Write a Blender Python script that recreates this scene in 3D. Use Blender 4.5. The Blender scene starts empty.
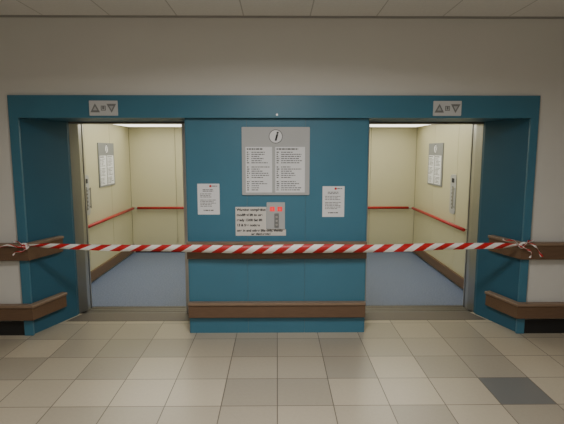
import bpy, bmesh, math, random
from mathutils import Vector
random.seed(7)
scene=bpy.context.scene
COL=scene.collection
# ---------------------------------------------------------------- materials
def new_mat(name):
    m=bpy.data.materials.new(name); m.use_nodes=True
    nt=m.node_tree; return m,nt,nt.nodes,nt.links,nt.nodes['Principled BSDF']
def mat(name,col,rough=.5,metal=0,var=.08,scale=6,bump=0,bscale=200,spec=.5,stretch=None,emis=None,es=0):
    m,nt,N,L,P=new_mat(name)
    P.inputs['Roughness'].default_value=rough; P.inputs['Metallic'].default_value=metal
    P.inputs['Specular IOR Level'].default_value=spec
    tc=N.new('ShaderNodeTexCoord'); mp=N.new('ShaderNodeMapping'); L.new(tc.outputs['Object'],mp.inputs[0])
    if stretch: mp.inputs['Scale'].default_value=stretch
    nz=N.new('ShaderNodeTexNoise'); nz.inputs['Scale'].default_value=scale; nz.inputs['Detail'].default_value=4
    L.new(mp.outputs[0],nz.inputs['Vector'])
    mx=N.new('ShaderNodeMix'); mx.data_type='RGBA'
    mx.inputs[6].default_value=(*[c*(1-var) for c in col],1); mx.inputs[7].default_value=(*[min(1,c*(1+var)) for c in col],1)
    L.new(nz.outputs[0],mx.inputs[0]); L.new(mx.outputs[2],P.inputs['Base Color'])
    if bump:
        n2=N.new('ShaderNodeTexNoise'); n2.inputs['Scale'].default_value=bscale
        L.new(mp.outputs[0],n2.inputs['Vector'])
        b=N.new('ShaderNodeBump'); b.inputs['Strength'].default_value=bump; b.inputs['Distance'].default_value=.002
        L.new(n2.outputs[0],b.inputs['Height']); L.new(b.outputs[0],P.inputs['Normal'])
    if emis:
        P.inputs['Emission Color'].default_value=(*emis,1); P.inputs['Emission Strength'].default_value=es
    return m
M={}
M['plaster']=mat('plaster',(.66,.65,.62),.85,var=.03,scale=3,bump=.15,bscale=120)
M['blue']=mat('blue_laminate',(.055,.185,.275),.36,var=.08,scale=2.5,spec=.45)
M['blueshade']=mat('shaded_blue_laminate',(.035,.125,.195),.5,var=.08,scale=2.5,spec=.35)  # same blue laminate, darkened: recess shade painted into the colour
M['wood']=mat('brown_wood',(.15,.088,.052),.5,var=.35,scale=10,stretch=(1,8,14))
M['woodlip']=mat('brown_wood_lip',(.25,.17,.115),.45,var=.25,scale=10,stretch=(1,8,14))
M['black']=mat('black_rubber',(.012,.012,.013),.6)
M['steel']=mat('brushed_steel',(.50,.50,.50),.33,.9,var=.15,scale=30,stretch=(20,20,.6))
M['steeldark']=mat('dark_steel',(.17,.16,.15),.45,.8,var=.15,scale=30)
M['cream']=mat('cream_panel',(.59,.56,.385),.34,var=.03,scale=2,spec=.45)
M['seam']=mat('seam_dark',(.16,.15,.09),.7)
M['red']=mat('red_rail',(.42,.02,.02),.35)
M['grey']=mat('grey_plate',(.20,.205,.21),.45,var=.04)
M['greym']=mat('mid_grey_plate',(.24,.25,.26),.45,var=.04)
M['greyl']=mat('light_grey_plate',(.43,.44,.45),.45,var=.04)
M['platel']=mat('pale_grey_plate',(.56,.57,.58),.5,var=.03)
M['paper']=mat('white_paper',(.78,.79,.82),.8,var=.02)
M['paperw']=mat('cream_paper',(.68,.65,.61),.8,var=.02)
M['ink']=mat('black_ink',(.02,.02,.025),.7)
M['inkg']=mat('grey_ink',(.10,.10,.11),.7)
M['inkr']=mat('red_ink',(.5,.03,.03),.7)
M['disp']=mat('red_display',(.35,.0,.0),.4,emis=(1,.02,.03),es=1.0)
M['digit']=mat('pale_red_digit',(.8,.3,.3),.6)
M['stone']=mat('brown_threshold_stone',(.13,.108,.088),.5,var=.2,scale=60)
M['diff']=mat('lit_diffuser',(.9,.9,.85),.6,emis=(1,.96,.80),es=3.0)
M['diffc']=mat('corridor_diffuser',(.9,.9,.85),.6,emis=(1,.97,.9),es=5)
M['trim']=mat('grey_ceiling_trim',(.34,.33,.32),.6)
def carfloor():
    m,nt,N,L,P=new_mat('blue_speckled_vinyl'); P.inputs['Roughness'].default_value=.45
    P.inputs['Specular IOR Level'].default_value=.35
    tc=N.new('ShaderNodeTexCoord'); nz=N.new('ShaderNodeTexNoise'); nz.inputs['Scale'].default_value=60; nz.inputs['Detail'].default_value=4
    L.new(tc.outputs['Object'],nz.inputs['Vector'])
    r=N.new('ShaderNodeValToRGB'); r.color_ramp.elements[0].position=.33; r.color_ramp.elements[1].position=.67
    r.color_ramp.elements[0].color=(.10,.135,.24,1); r.color_ramp.elements[1].color=(.19,.235,.36,1)
    L.new(nz.outputs[0],r.inputs[0]); L.new(r.outputs[0],P.inputs['Base Color']); return m
M['carfloor']=carfloor()
def mth(N,L,op,a,b=None,c=None):
    n=N.new('ShaderNodeMath'); n.operation=op
    for i,v in enumerate((a,b,c)):
        if v is None: continue
        if isinstance(v,(int,float)): n.inputs[i].default_value=v
        else: L.new(v,n.inputs[i])
    return n.outputs[0]
def tiles(name,size,ox,oy,gw,cols,grout,rough,dark=None,bump=.4):
    m,nt,N,L,P=new_mat(name); P.inputs['Roughness'].default_value=rough
    g=N.new('ShaderNodeNewGeometry'); s=N.new('ShaderNodeSeparateXYZ'); L.new(g.outputs['Position'],s.inputs[0])
    x=mth(N,L,'DIVIDE',mth(N,L,'SUBTRACT',s.outputs[0],ox),size); y=mth(N,L,'DIVIDE',mth(N,L,'SUBTRACT',s.outputs[1],oy),size)
    fx=mth(N,L,'FLOOR',x); fy=mth(N,L,'FLOOR',y)
    cx=N.new('ShaderNodeCombineXYZ'); L.new(fx,cx.inputs[0]); L.new(fy,cx.inputs[1])
    wn=N.new('ShaderNodeTexWhiteNoise'); wn.noise_dimensions='3D'; L.new(cx.outputs[0],wn.inputs['Vector'])
    r=N.new('ShaderNodeValToRGB'); r.color_ramp.interpolation='LINEAR'
    while len(r.color_ramp.elements)<len(cols): r.color_ramp.elements.new(.5)
    for i,(p,c) in enumerate(cols):
        r.color_ramp.elements[i].position=p; r.color_ramp.elements[i].color=(*c,1)
    L.new(wn.outputs['Value'],r.inputs[0]); col=r.outputs[0]
    def mix(f,a,b,mode='MIX'):
        n=N.new('ShaderNodeMix'); n.data_type='RGBA'; n.blend_type=mode
        for i,v in ((0,f),(6,a),(7,b)):
            if isinstance(v,(int,float)): n.inputs[i].default_value=v
            elif isinstance(v,tuple): n.inputs[i].default_value=(*v,1)
            else: L.new(v,n.inputs[i])
        return n.outputs[2]
    nz=N.new('ShaderNodeTexNoise'); nz.inputs['Scale'].default_value=40; nz.inputs['Detail'].default_value=4; nz.inputs['Roughness'].default_value=.6
    L.new(g.outputs['Position'],nz.inputs['Vector'])
    rr=N.new('ShaderNodeValToRGB'); rr.color_ramp.elements[0].color=(.95,.95,.95,1); rr.color_ramp.elements[1].color=(1.03,1.03,1.03,1)
    rr.color_ramp.elements[0].position=.3; rr.color_ramp.elements[1].position=.7
    L.new(nz.outputs[0],rr.inputs[0]); col=mix(.8,col,rr.outputs[0],'MULTIPLY')
    if dark:
        for (tx,ty,c) in dark:
            a=mth(N,L,'COMPARE',fx,tx,.1); b=mth(N,L,'COMPARE',fy,ty,.1)
            col=mix(mth(N,L,'MULTIPLY',a,b),col,c)
    def edge(v):
        f=mth(N,L,'FRACT',v); a=mth(N,L,'SUBTRACT',.5,mth(N,L,'ABSOLUTE',mth(N,L,'SUBTRACT',f,.5)))
        return mth(N,L,'LESS_THAN',a,gw/size)
    e=mth(N,L,'MAXIMUM',edge(x),edge(y))
    col=mix(e,col,grout); L.new(col,P.inputs['Base Color'])
    b=N.new('ShaderNodeBump'); b.inputs['Strength'].default_value=bump; b.inputs['Distance'].default_value=.002
    L.new(mth(N,L,'SUBTRACT',1.0,e),b.inputs['Height']); L.new(b.outputs[0],P.inputs['Normal'])
    return m
M['floor']=tiles('beige_floor_tiles',.4,0,-.12,.0034,[(0,(.355,.315,.25)),(.3,(.43,.38,.295)),(.7,(.49,.43,.33)),(1,(.54,.475,.365))],(.13,.11,.09),.28,
                 dark=[(4,-3,(.16,.16,.155)),(1,-2,(.36,.32,.255)),(-4,-1,(.34,.305,.24))],bump=.25)
M['ceiling']=tiles('ceiling_tiles',.6,.3,-.02,.005,[(0,(.76,.75,.73)),(1,(.80,.79,.77))],(.50,.49,.47),.9,bump=.2)
def tape():
    m,nt,N,L,P=new_mat('red_white_tape'); P.inputs['Roughness'].default_value=.4
    u=N.new('ShaderNodeUVMap'); s=N.new('ShaderNodeSeparateXYZ'); L.new(u.outputs[0],s.inputs[0])
    v=mth(N,L,'ADD',s.outputs[0],mth(N,L,'MULTIPLY',s.outputs[1],-.6))
    f=mth(N,L,'FRACT',v); t=mth(N,L,'GREATER_THAN',f,.5)
    mx=N.new('ShaderNodeMix'); mx.data_type='RGBA'; mx.inputs[6].default_value=(.55,.012,.018,1); mx.inputs[7].default_value=(.88,.87,.85,1)
    L.new(t,mx.inputs[0]); L.new(mx.outputs[2],P.inputs['Base Color']); return m
M['tape']=tape()
# ---------------------------------------------------------------- geometry helpers
def gbox(x0,x1,y0,y1,z0,z1):
    v=[(x,y,z) for x in(x0,x1) for y in(y0,y1) for z in(z0,z1)]
    return v,[(0,1,3,2),(4,6,7,5),(0,4,5,1),(2,3,7,6),(0,2,6,4),(1,5,7,3)]
def gprism(plan,z0,z1):
    n=len(plan); v=[(x,y,z0) for x,y in plan]+[(x,y,z1) for x,y in plan]
    return v,[tuple(range(n)),tuple(range(n,2*n))]+[(i,(i+1)%n,(i+1)%n+n,i+n) for i in range(n)]
def gcyl(p0,p1,r,seg=16):
    p0=Vector(p0);p1=Vector(p1);d=(p1-p0).normalized();a=d.orthogonal().normalized();b=d.cross(a)
    v=[];n=seg
    for p in(p0,p1):
        for i in range(n):
            t=2*math.pi*i/n; v.append(tuple(p+a*r*math.cos(t)+b*r*math.sin(t)))
    return v,[tuple(range(n)),tuple(range(n,2*n))]+[(i,(i+1)%n,(i+1)%n+n,i+n) for i in range(n)]
def gtri(pts,y0,y1):
    n=len(pts); v=[(x,y0,z) for x,z in pts]+[(x,y1,z) for x,z in pts]
    return v,[tuple(range(n)),tuple(range(n,2*n))]+[(i,(i+1)%n,(i+1)%n+n,i+n) for i in range(n)]
def ground(x0,x1,z0,z1,y0,y1,r,seg=6):
    pts=[]
    for cx,cz,a in((x1-r,z1-r,0),(x0+r,z1-r,90),(x0+r,z0+r,180),(x1-r,z0+r,270)):
        for i in range(seg+1):
            t=math.radians(a+90*i/seg); pts.append((cx+r*math.cos(t),cz+r*math.sin(t)))
    return gtri(pts,y0,y1)
def join(gs):
    V=[];F=[]
    for v,f in gs:
        o=len(V); V+=list(v); F+=[tuple(i+o for i in q) for q in f]
    return V,F
def gtext(s,x,z,size,y=.0,align='CENTER',shear=0,bold=0,spacing=1.0):
    c=bpy.data.curves.new('t','FONT'); c.body=s; c.size=size; c.align_x=align; c.align_y='CENTER'; c.extrude=.0004; c.shear=shear; c.offset=bold; c.space_line=spacing
    o=bpy.data.objects.new('t',c); COL.objects.link(o); bpy.context.view_layer.update()
    me=bpy.data.meshes.new_from_object(o.evaluated_get(bpy.context.evaluated_depsgraph_get()))
    V=[(v.co.x+x,y+v.co.z,v.co.y+z) for v in me.vertices]; F=[tuple(p.vertices) for p in me.polygons]
    bpy.data.objects.remove(o); bpy.data.curves.remove(c); bpy.data.meshes.remove(me)
    return V,F
WP={}
def frame(O=(0,0,0),U=(1,0,0),N=(0,1,0)):
    O=Vector(O);U=Vector(U);N=Vector(N)
    return lambda p: O+U*p[0]+N*p[1]+Vector((0,0,1))*p[2]
ID=frame()
def obj(name,geo,material,parent=None,fr=ID,bevel=0,smooth=False,base=False,label=None,**kw):
    V=[fr(p) for p in geo[0]]
    mn=Vector([min(v[i] for v in V) for i in range(3)]);mx=Vector([max(v[i] for v in V) for i in range(3)])
    c=(mn+mx)/2
    if base:c.z=mn.z
    me=bpy.data.meshes.new(name); me.from_pydata([tuple(v-c) for v in V],[],geo[1])
    bm=bmesh.new(); bm.from_mesh(me); bmesh.ops.recalc_face_normals(bm,faces=bm.faces); bm.to_mesh(me); bm.free()
    me.materials.append(M[material])
    if smooth:
        for p in me.polygons: p.use_smooth=len(p.vertices)==4
    o=bpy.data.objects.new(name,me); COL.objects.link(o)
    if bevel:
        b=o.modifiers.new('bevel','BEVEL'); b.width=bevel; b.segments=2; b.limit_method='ANGLE'
    WP[o]=c
    if parent: o.parent=parent; o.location=c-WP[parent]
    else: o.location=c
    if label:o['label']=label
    for k,v in kw.items(): o[k]=v
    return o
def objs(name,geos,*a,**k):
    return [obj(name,g,*a,**k) for g in geos]
def empty(name,loc,label,category,group=None):
    e=bpy.data.objects.new(name,None); e.empty_display_size=.1; COL.objects.link(e); e.location=loc; WP[e]=Vector(loc)
    e['label']=label; e['category']=category
    if group:e['group']=group
    return e
def structure(name,geo,m,label,cat):
    return obj(name,geo,m,base=True,label=label,category=cat,kind='structure')
XL,XR=-5.0,5.0; YF=-7.0; H=3.0; YB=4.0
OL,OR=-2.47,2.44
IL,IR=-2.385,2.365
# ---------------------------------------------------------------- shell
structure('floor',gbox(XL,XR,YF,.60,-.1,0),'floor','beige and grey square ceramic tile corridor floor','floor')
structure('ceiling',gbox(XL,XR,YF,YB,H,H+.08),'ceiling','off-white suspended ceiling with square tiles','ceiling')
structure('wall_back',join([gbox(XL,OL,0,.15,0,H),gbox(OR,XR,0,.15,0,H),gbox(OL,OR,0,.15,2.30,H)]),'plaster','plain off-white plastered wall around the elevators','wall')
structure('wall_left',gbox(XL-.12,XL,YF,YB,0,H),'plaster','plain off-white plastered corridor wall','wall')
structure('wall_right',gbox(XR,XR+.12,YF,YB,0,H),'plaster','plain off-white plastered corridor wall','wall')
structure('wall_front',gbox(XL,XR,YF-.12,YF,0,H),'plaster','plain off-white plastered wall opposite the elevators','wall')
structure('wall_rear',gbox(XL,XR,YB,YB+.12,0,H),'plaster','plain concrete rear wall of the elevator shafts','wall')
structure('baseboard_left',gbox(XL,OL,-.015,0,0,.14),'black','black rubber baseboard along the corridor wall','baseboard')
structure('baseboard_right',gbox(OR,XR,-.015,0,0,.14),'black','black rubber baseboard along the corridor wall','baseboard')
structure('trim_1',gbox(XL,XR,-.015,0,H-.015,H),'trim','grey metal edge trim under the suspended ceiling','trim')
# ---------------------------------------------------------------- blue surround
sur=empty('elevator_surround',(0,.3,0),'blue laminate surround framing the two elevators with a central pier','elevator surround')
zt=2.095
pts=[(OL,0),(OL,2.30),(OR,2.30),(OR,0),(IR,0),(IR,zt),(IL,zt),(IL,0)]
obj('front_trim',gtri(pts,-.024,.004),'blue',sur,bevel=.003)
obj('header_soffit',gbox(OL+.002,OR-.002,.0045,.60,zt+.001,2.298),'blueshade',sur)
obj('side_post',gprism([(OL,.0045),(IL-.018,.0045),(-2.195,.55),(-2.195,.60),(OL,.60)],0,2.095),'blueshade',sur,bevel=.001,label='blue splayed recess panel with painted-in shade')
obj('side_post',gprism([(OR,.0045),(IR+.018,.0045),(2.195,.55),(2.195,.60),(OR,.60)],0,2.095),'blueshade',sur,bevel=.001,label='blue splayed recess panel with painted-in shade')
PY=.03
obj('pier_body',gbox(-.855,.855,PY+.012,.60,0,2.094),'seam',sur)
objs('pier_panel',[gbox(-.86,-.288,PY,PY+.012,0.0,2.094),gbox(-.286,.269,PY,PY+.012,0.0,2.094),gbox(.271,.86,PY,PY+.012,0.0,2.094)],'blue',sur)
objs('pier_return',[gbox(-.865,-.855,PY,.60,0,2.094),gbox(.855,.865,PY,.60,0,2.094)],'blue',sur)
obj('key_switch',gcyl((0,-.024,2.125),(0,-.030,2.125),.010),'steel',sur)
for s in(-1,1):
    pl=[(s*.87,.36),(s*2.235,.36),(s*2.15,.598),(s*.87,.598)]
    obj('threshold_strip',gprism(pl,0.0005,.003),'stone',label='dark brown stone threshold strip before an elevator',category='threshold',group='elevator threshold strips')
# ---------------------------------------------------------------- elevators
def elevator(s,wall,JI,JO,PYc):
    fr=empty('elevator_door_frame',(s*1.55,.69,0),'brushed steel door frame and sill of an open elevator','door frame','elevator door frames')
    obj('jamb',gprism([(s*2.195,.601),(s*JO,.70),(s*JO,.78),(s*2.40,.78),(s*2.40,.601)],0,2.08),'steel',fr,bevel=.003)
    obj('jamb',gprism([(s*.87,.601),(s*JI,.601),(s*JI,.78),(s*.87,.78)],0,2.08),'steel',fr,bevel=.003)
    obj('header',gbox(*sorted((s*.87,s*2.40)),.601,.78,2.08,2.30),'steeldark',fr)
    obj('door_leaf',gbox(*sorted((s*(JO+.015),s*2.60)),.785,.812,.01,2.2),'steel',fr,label='retracted brushed steel sliding door leaf')
    g=[gbox(*sorted((s*.87,s*2.40)),.601,.83,-.05,-.012)]
    for a,b in((.601,.645),(.655,.70),(.71,.77),(.785,.83)): g.append(gbox(*sorted((s*(JI+.001),s*(JO-.001))),a,b,-.013,.002))
    obj('sill',join(g),'steeldark',fr,label='grooved aluminium door sill')
    Y0,Y1=.84,3.76; xo=s*wall; xi=s*.55; top=2.20
    car=empty('elevator_car',(s*1.55,2.3,0),'empty elevator car with cream panels, red handrails and blue floor','elevator','elevator cars')
    lo,hi=sorted((xo,xi))
    obj('car_floor',gbox(lo,hi,Y0,Y1,-.03,.001),'carfloor',car)
    def panels(a,b,step):
        out=[];x=a
        while abs(b-x)>.02:
            y=x+step if abs(b-x)>abs(step) else b
            out.append((x,y)); x=y
        return out
    g=[]
    for a,b in panels(xo,xi,-s*.79):
        a,b=sorted((a,b)); g.append(gbox(a+.003,b-.003,Y1,Y1+.015,.0,top))
    objs('back_panel',g,'cream',car,bevel=.001)
    objs('wall_backing',[gbox(lo-.03,hi+.03,Y1+.016,Y1+.03,0,top),gbox(*sorted((xo+s*.016,xo+s*.03)),Y0,Y1,0,top),gbox(*sorted((xi-s*.016,xi-s*.03)),Y0,Y1,0,top)],'seam',car)
    for xx,d in((xo,s),(xi,-s)):
        g=[]
        for a,b in panels(Y1,Y0,-.95):
            a,b=sorted((a,b)); g.append(gbox(*sorted((xx,xx+d*.015)),a+.003,b-.003,0,top))
        objs('side_panel',g,'cream',car,bevel=.001)
    objs('car_front_return',[gbox(*sorted((s*(JO+.005),xo)),.82,.84,0,top),gbox(*sorted((s*(JI-.005),xi)),.82,.84,0,top),gbox(*sorted((s*(JI-.005),s*(JO+.005))),.82,.84,2.09,top)],'steel',car)
    obj('car_ceiling',gbox(lo,hi,Y0,Y1,top,top+.03),'cream',car)
    obj('ceiling_light_panel',gbox(lo+.10,hi-.10,Y0+.5,Y1-.30,top-.018,top-.001),'diff',car,label='glowing flat ceiling light diffuser')
    obj('kick_rail',gbox(*sorted((xo-s*.001,xo-s*.035)),Y0+.25,Y1-.03,.03,.16),'wood',car,bevel=.006,label='dark brown wooden kick rail')
    obj('skirting_strip',gbox(lo+.04,hi-.04,Y1-.012,Y1-.001,.001,.03),'black',car,label='thin black skirting strip')
    hz=.80; hx=xo-s*.06; hy=Y1-.06
    h=obj('handrail',gcyl((hx,Y0+.55,hz),(hx,Y1-.12,hz),.022),'red',car,smooth=True,label='red round handrail along the side wall')
    objs('bracket',[gcyl((hx,y,hz),(xo,y,hz),.008,8) for y in(Y0+.62,Y0+1.5,Y1-.2)],'steel',h)
    obj('end_cap',gcyl((hx,Y1-.12,hz),(hx,Y1-.095,hz),.024),'steel',h)
    hb0,hb1=xo-s*.12,xi+s*.1
    h=obj('handrail',gcyl((hb0,hy,hz),(hb1,hy,hz),.022),'red',car,smooth=True,label='red round handrail along the rear wall')
    objs('bracket',[gcyl((x,hy,hz),(x,Y1,hz),.008,8) for x in(hb0-s*.06,hb0-s*.75,hb1+s*.1)],'steel',h)
    obj('end_cap',gcyl((hb0,hy,hz),(hb0+s*.03,hy,hz),.024),'steel',h)
    F=frame((xo-s*.0005,PYc,1.20),(0,-s,0),(-s,0,0))
    cp=obj('control_panel',ground(-.10,.10,-.27,.27,0,.012,.05),'greyl',car,F,bevel=.002,label='brushed steel control panel with buttons')
    obj('display',ground(-.045,.045,.16,.22,.0125,.016,.008),'ink',cp,F)
    obj('recess',ground(-.032,.032,-.20,.11,.0125,.016,.031),'steeldark',cp,F)
    objs('button',[gcyl((0,.0165,w),(0,.024,w),.014,12) for w in(-.16,-.11,-.06,-.01,.04,.08)],'greyl',cp,F)
    hd=obj('grab_handle',gcyl((.072,.035,-.18),(.072,.035,.10),.008,10),'steel',cp,F)
    objs('handle_post',[gcyl((.072,.0125,-.16),(.072,.035,-.16),.006,8),gcyl((.072,.0125,.08),(.072,.035,.08),.006,8)],'steel',hd,F)
elevator(-1,2.55,1.01,2.14,1.82); elevator(1,2.42,.985,2.165,1.95)
# ---------------------------------------------------------------- printed rows helper
def rows(x0,x1,ztop,zbot,n,y,h=.45,fill=(.3,.95),skip=()):
    g=[];st=(ztop-zbot)/n
    for i in range(n):
        if i in skip: continue
        z=ztop-st*(i+.5); L=x0+(x1-x0)*random.uniform(*fill); x=x0
        while x<L-.004:
            w=min(random.uniform(.01,.035),L-x); g.append(gbox(x,x+w,y,y+.0004,z-st*h/2,z+st*h/2)); x+=w+.005
    return join(g)
def info_board(F,loc,label,bm='greyl'):
    e=empty('information_board',loc,label,'information board','grey directory boards')
    obj('backboard',ground(-.32,.32,-.32,.32,0,.015,.008),bm,e,F,bevel=.001)
    for a,b in((-.285,-.035),(-.005,.275)):
        p=obj('directory_sheet',gbox(a,b,.0155,.018,-.295,.135),'paper',e,F)
        obj('number_column',rows(a+.012,a+.04,.095,-.28,19,.0182,.5,(.6,1),skip=(6,13)),'inkg',p,F)
        obj('printed_text',rows(a+.055,b-.015,.095,-.28,19,.0182,.4,(.35,.95),skip=(6,13)),'inkg',p,F)
        obj('heading',rows(a+.012,b-.06,.127,.103,1,.0182,.55,(.8,1)),'inkg',p,F)
    d=obj('information_symbol',gcyl((0,.0155,.232),(0,.018,.232),.066,32),'paper',e,F)
    n=32; V=[];Fc=[]
    ri=.058
    for i in range(n):
        t=2*math.pi*i/n
        for r,y in((.066,.0182),(ri,.0182),(ri,.019),(.066,.019)): V.append((r*math.cos(t),y,.232+r*math.sin(t)))
    for i in range(n):
        a=4*i;b=4*((i+1)%n)
        for k in range(4): Fc.append((a+k,a+(k+1)%4,b+(k+1)%4,b+k))
    obj('symbol_ring',(V,Fc),'ink' if bm=='greym' else 'grey',d,F)
    obj('letter',gtext('i',0,.232,.12,.019,shear=.25,bold=.004),'ink',d,F)
    return e
PF=PY-.0005
FW=lambda x,z: frame((x,PF,z),(1,0,0),(0,-1,0))
info_board(FW(-.012,1.695),(-.012,PF,1.375),'grey directory board with information symbol and two lists on blue pier')
info_board(frame((-2.5495,2.62,1.585),(0,1,0),(1,0,0)),(-2.5495,2.62,1.265),'grey directory board with information symbol inside elevator car','greym')
info_board(frame((2.4195,2.72,1.585),(0,-1,0),(-1,0,0)),(2.4195,2.72,1.265),'grey directory board with information symbol inside elevator car','greym')
def notice(x,z):
    F=FW(x,z)
    e=empty('paper_notice',(x,PF,z-.148),'white portrait paper notice with small print taped to pier','notice','portrait paper notices')
    p=obj('sheet',gbox(-.105,.105,0,.001,-.148,.148),'paper',e,F)
    obj('logo',gtri([(.02+.012*math.cos(t*.628),.125+.012*math.sin(t*.628)) for t in range(10)],.0011,.0015),'inkr',p,F)
    obj('letterhead',rows(.035,.085,.133,.117,1,.0011,.5,(.9,1)),'inkg',p,F)
    obj('heading',rows(-.055,.06,.098,.070,2,.0011,.5,(.8,1)),'inkg',p,F)
    obj('printed_text',rows(-.08,.08,.058,-.075,9,.0011,.38,(.6,1),skip=(3,)),'inkg',p,F)
    obj('closing_line',rows(-.05,.05,-.095,-.12,1,.0011,.4,(.9,1)),'inkg',p,F)
notice(-.655,1.335); notice(.54,1.31)
# the sheet runs on beneath the shorter call panel (L-shaped visible area)
e=empty('landscape_notice',(-.15,PF,.985),'cream landscape notice with bold black text beside call panel','notice')
F=FW(-.15,1.12)
p=obj('sheet',gtri([(-.25,-.140),(.235,-.140),(.235,-.078),(.047,-.078),(.047,.140),(-.25,.140)],0,.001),'paperw',e,F)
for i,tx in enumerate(('Warning: completion','modified lift to use','ready 13:00 Sat lift','13 & See notices')):
    obj('printed_text',gtext(tx,-.238,.112-.050*i,.0325,.0012,'LEFT',bold=.0014),'ink',p,F)
obj('printed_text',gtext('one in and other lifts only, thanks',-.238,-.090,.0325,.0012,'LEFT',bold=.0014),'ink',p,F)
obj('printed_text',gtext('use third service',-.10,-.124,.028,.0012,'LEFT',bold=.0014),'ink',p,F)
e=empty('call_panel',(0,PF,1.05),'grey call button panel with two red lit digits','call panel')
F=frame((0,PF-.0015,1.175),(1,0,0),(0,-1,0))
p=obj('plate',ground(-.10,.075,-.130,.130,0,.014,.006),'greyl',e,F,bevel=.001)
ds=objs('display_window',[gbox(-.068,-.024,.0145,.017,.045,.087),gbox(.004,.048,.0145,.017,.045,.087)],'disp',e,F,label='red lit floor display')
obj('digit',gtext('0',-.046,.066,.030,.018),'digit',ds[0],F)
obj('digit',gtext('0',.026,.066,.030,.018),'digit',ds[1],F)
obj('button_plate',ground(-.028,.018,-.115,.025,.0145,.017,.006),'grey',e,F)
for w in(-.01,-.048,-.086):
    obj('button',gcyl((-.005,.0175,w),(-.005,.024,w),.010,16),'steel',e,F)
for x in(-1.592,1.575):
    z=2.182; F=frame((x,-.0245,z),(1,0,0),(0,-1,0))
    e=empty('floor_indicator',(x,-.0245,z-.065),'light grey elevator direction indicator plate with up and down arrows','elevator indicator','elevator direction indicators')
    p=obj('plate',ground(-.13,.13,-.068,.068,0,.012,.005),'platel',e,F,bevel=.001)
    def arrow(c,s,r,y0,y1):
        return gtri([(c-.044*r,(-.034*r-.004)*s),(c+.044*r,(-.034*r-.004)*s),(c,(.046*r-.004)*s)],y0,y1)
    a=obj('up_arrow',arrow(-.075,1,1,.0125,.014),'grey',p,F); a2=obj('down_arrow',arrow(.075,-1,1,.0125,.014),'grey',p,F)
    obj('arrow_fill',arrow(-.075,1,.45,.0142,.0152),'greyl',a,F); obj('arrow_fill',arrow(.075,-1,.45,.0142,.0152),'greyl',a2,F)
    d=obj('display_window',gbox(-.022,.022,.0125,.0145,-.022,.022),'grey',p,F)
    obj('digit',gtri([(-.014,-.016),(.014,-.016),(.014,.016),(.009,.016),(.009,-.011),(-.009,-.011),(-.009,.016),(-.014,.016)],.0148,.0155),'platel',d,F)
# ---------------------------------------------------------------- bumper rails
def offs(pts,d,s):
    P=[Vector((p[0],p[1])) for p in pts]; ns=[]
    for a,b in zip(P,P[1:]):
        t=(b-a).normalized(); n=Vector((t.y,-t.x))*s; ns.append(n)
    out=[]
    for i,p in enumerate(P):
        if i==0:n=ns[0]
        elif i==len(P)-1:n=ns[-1]
        else:
            n=(ns[i-1]+ns[i]).normalized(); n=n/max(.2,n.dot(ns[i]))
        out.append(p+n*d)
    return out
def extr(pts,prof,s):
    cols=[offs(pts,d,s) for d,z in prof]; n=len(prof);V=[];Fc=[]
    for i in range(len(pts)):
        for k,(d,z) in enumerate(prof): V.append((cols[k][i].x,cols[k][i].y,z))
    for i in range(len(pts)-1):
        for k in range(n): Fc.append((i*n+k,i*n+(k+1)%n,(i+1)*n+(k+1)%n,(i+1)*n+k))
    Fc.append(tuple(range(n))); m=(len(pts)-1)*n; Fc.append(tuple(range(m,m+n)))
    return V,Fc
def rail(pts,z1,s,label,h=.155):
    c=pts[len(pts)//2]
    e=empty('bumper_rail',(c[0],c[1],z1-h),label,'bumper rail','brown wooden bumper rails')
    g0=.002
    obj('board',extr(pts,[(g0,z1-h),(.045,z1-h),(.050,z1-h+.005),(.050,z1-.028),(g0,z1-.028)],s),'wood',e)
    obj('top_rail',extr(pts,[(g0,z1-.0275),(.062,z1-.0275),(.067,z1-.022),(.067,z1-.004),(.062,z1),(g0,z1)],s),'woodlip',e,label='lighter brown projecting wooden top rail')
for z1 in(.925,.325):
    hl='at hand height' if z1>.5 else 'near the floor'; hh=.165 if z1>.5 else .155
    rail([(XL+.01,-.025),(IL-.002,-.025),(IL+.128,.355)],z1,1,'brown wooden bumper rail turning into elevator recess '+hl,hh)
    rail([(-.866,PY),(.862,PY)],z1,1,'straight brown wooden bumper rail across blue pier '+hl,hh)
    rail([(XR-.01,-.025),(IR+.002,-.025),(IR-.112,.355)],z1,-1,'brown wooden bumper rail turning into elevator recess '+hl,hh)
# ---------------------------------------------------------------- barrier tape
def ribbon(name,pts,widths,angs,parent,period=.19):
    V=[];Fc=[];uv=[]
    P=[Vector(p) for p in pts]; s=0
    for i,p in enumerate(P):
        t=(P[min(i+1,len(P)-1)]-P[max(i-1,0)]).normalized()
        up=Vector((0,0,1)); side=t.cross(up)
        if side.length<.05: side=Vector((0,1,0))
        side.normalize(); up=side.cross(t).normalized()
        a=angs[i]; d=up*math.cos(a)+side*math.sin(a)
        if i: s+=(P[i]-P[i-1]).length
        V+= [tuple(p-d*widths[i]/2),tuple(p+d*widths[i]/2)]
        q=s/period; uv+=[(q,0),(q,1)]
        if i: Fc.append((2*i-2,2*i,2*i+1,2*i-1))
    c=sum((Vector(v) for v in V),Vector())/len(V)
    me=bpy.data.meshes.new(name); me.from_pydata([tuple(Vector(v)-c) for v in V],[],Fc)
    ul=me.uv_layers.new(name='UVMap')
    for l in me.loops: ul.data[l.index].uv=uv[l.vertex_index]
    me.materials.append(M['tape'])
    for q in me.polygons:q.use_smooth=True
    o=bpy.data.objects.new(name,me); COL.objects.link(o); o.parent=parent; o.location=c-WP[parent]; WP[o]=c
    sd=o.modifiers.new('thick','SOLIDIFY'); sd.thickness=.0008; sd.offset=0
    return o
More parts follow.
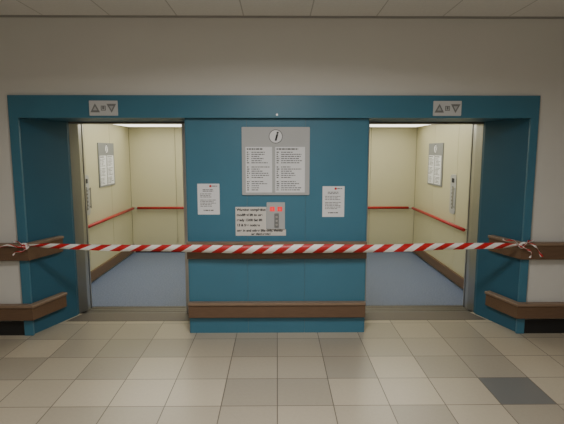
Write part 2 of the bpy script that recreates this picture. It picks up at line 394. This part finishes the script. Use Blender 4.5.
def interp(keys,x):
    for (a,va),(b,vb) in zip(keys,keys[1:]):
        if x<=b:
            t=(x-a)/(b-a); t=max(0,min(1,t)); t=t*t*(3-2*t); return va+(vb-va)*t
    return keys[-1][1]
tp=empty('barrier_tape',(0,-.10,.83),'red and white striped barrier tape stretched across both elevators','barrier tape')
n=200;pts=[];ws=[];an=[]
for i in range(n+1):
    x=-2.33+4.62*i/n
    z=.915-.036*(1-(x/2.33)**2)+.003*math.sin(x*5)
    pts.append((x,-.108-.012*(1-abs(x)/2.33),z))
    ws.append(interp([(-2.33,.026),(-2.15,.048),(-1.4,.062),(-.6,.076),(.2,.084),(1.2,.072),(2.1,.056),(2.3,.028)],x))
    an.append(interp([(-2.33,.7),(-2.1,.2),(-1.7,-.5),(-1.2,.2),(0,.03),(.8,.1),(1.2,-.4),(1.6,.2),(1.9,-.4),(2.3,.5)],x))
ribbon('tape_span',pts,ws,an,tp)
def spline(ks,n=40):
    out=[];K=[Vector(k) for k in ks]; K=[K[0]*2-K[1]]+K+[K[-1]*2-K[-2]]
    m=len(K)-3
    for j in range(n+1):
        u=j/n*m;i=min(int(u),m-1);t=u-i;a,b,c,d=K[i:i+4]
        out.append(tuple(.5*((2*b)+(c-a)*t+(2*a-5*b+4*c-d)*t*t+(3*b-a-3*c+d)*t**3)))
    return out
def tail(name,ks,w,tw=2.0):
    p=spline(ks); k=len(p); ribbon(name,p,[w*(.7+.3*math.sin(i*.35)) for i in range(k)],[tw*math.sin(i*.18) for i in range(k)],tp,.16)
for s,x in((-1,-2.33),(1,2.29)):
    tail('tape_knot',[(x,-.108,.912),(x+s*.03,-.118,.93),(x+s*.05,-.114,.905),(x+s*.02,-.122,.89),(x-s*.01,-.118,.91),(x+s*.03,-.118,.935),(x+s*.06,-.114,.915)],.030,.9)
    tail('tape_wrap',[(x,-.11,.912),(x+s*.06,-.118,.93),(x+s*.10,-.09,.943),(x+s*.16,-.06,.94)],.03,.4)
tail('tape_tail',[(-2.34,-.118,.912),(-2.42,-.12,.905),(-2.50,-.118,.92),(-2.60,-.12,.90),(-2.66,-.118,.905)],.028,.9)
tail('tape_tail',[(-2.33,-.118,.905),(-2.37,-.13,.865),(-2.44,-.125,.855),(-2.47,-.125,.825)],.022,1.0)
tail('tape_tail',[(2.29,-.118,.912),(2.36,-.124,.935),(2.43,-.126,.905),(2.47,-.124,.855),(2.50,-.13,.80)],.030,.9)
tail('tape_tail',[(2.27,-.118,.92),(2.22,-.13,.96),(2.15,-.125,.955),(2.12,-.125,.97)],.024,.8)
tail('tape_tail',[(2.29,-.118,.905),(2.35,-.124,.875),(2.40,-.124,.845),(2.39,-.13,.79)],.024,1.0)
# ---------------------------------------------------------------- lights
def lamp(x,y,sx,sy,power,spread=180):
    e=empty('ceiling_light',(x,y,H-.08),'flat rectangular ceiling light with white diffuser','ceiling light','corridor ceiling lights')
    obj('housing',gbox(x-sx/2-.03,x+sx/2+.03,y-sy/2-.03,y+sy/2+.03,H-.03,H-.001),'greyl',e)
    obj('diffuser',gbox(x-sx/2,x+sx/2,y-sy/2,y+sy/2,H-.08,H-.0305),'diffc',e)
    L=bpy.data.lights.new('lamp','AREA'); L.shape='RECTANGLE'; L.size=sx; L.size_y=sy; L.energy=power; L.color=(1,.965,.91); L.spread=math.radians(spread)
    o=bpy.data.objects.new('lamp',L); COL.objects.link(o); o.parent=e; o.location=(0,0,-.01)
lamp(0,-2.3,.7,.6,62,165)
lamp(0,-5.0,1.0,.6,48,172)
w=bpy.data.worlds.new('world'); scene.world=w; w.use_nodes=True
w.node_tree.nodes['Background'].inputs[0].default_value=(.9,.9,1,1); w.node_tree.nodes['Background'].inputs[1].default_value=.02
cam=bpy.data.cameras.new('camera'); cam.sensor_width=36; cam.lens=30.0
co=bpy.data.objects.new('camera',cam); COL.objects.link(co); co.location=(0,-4.45,1.8)
co.rotation_euler=(math.radians(90-7.5),0,math.radians(-.6)); scene.camera=co
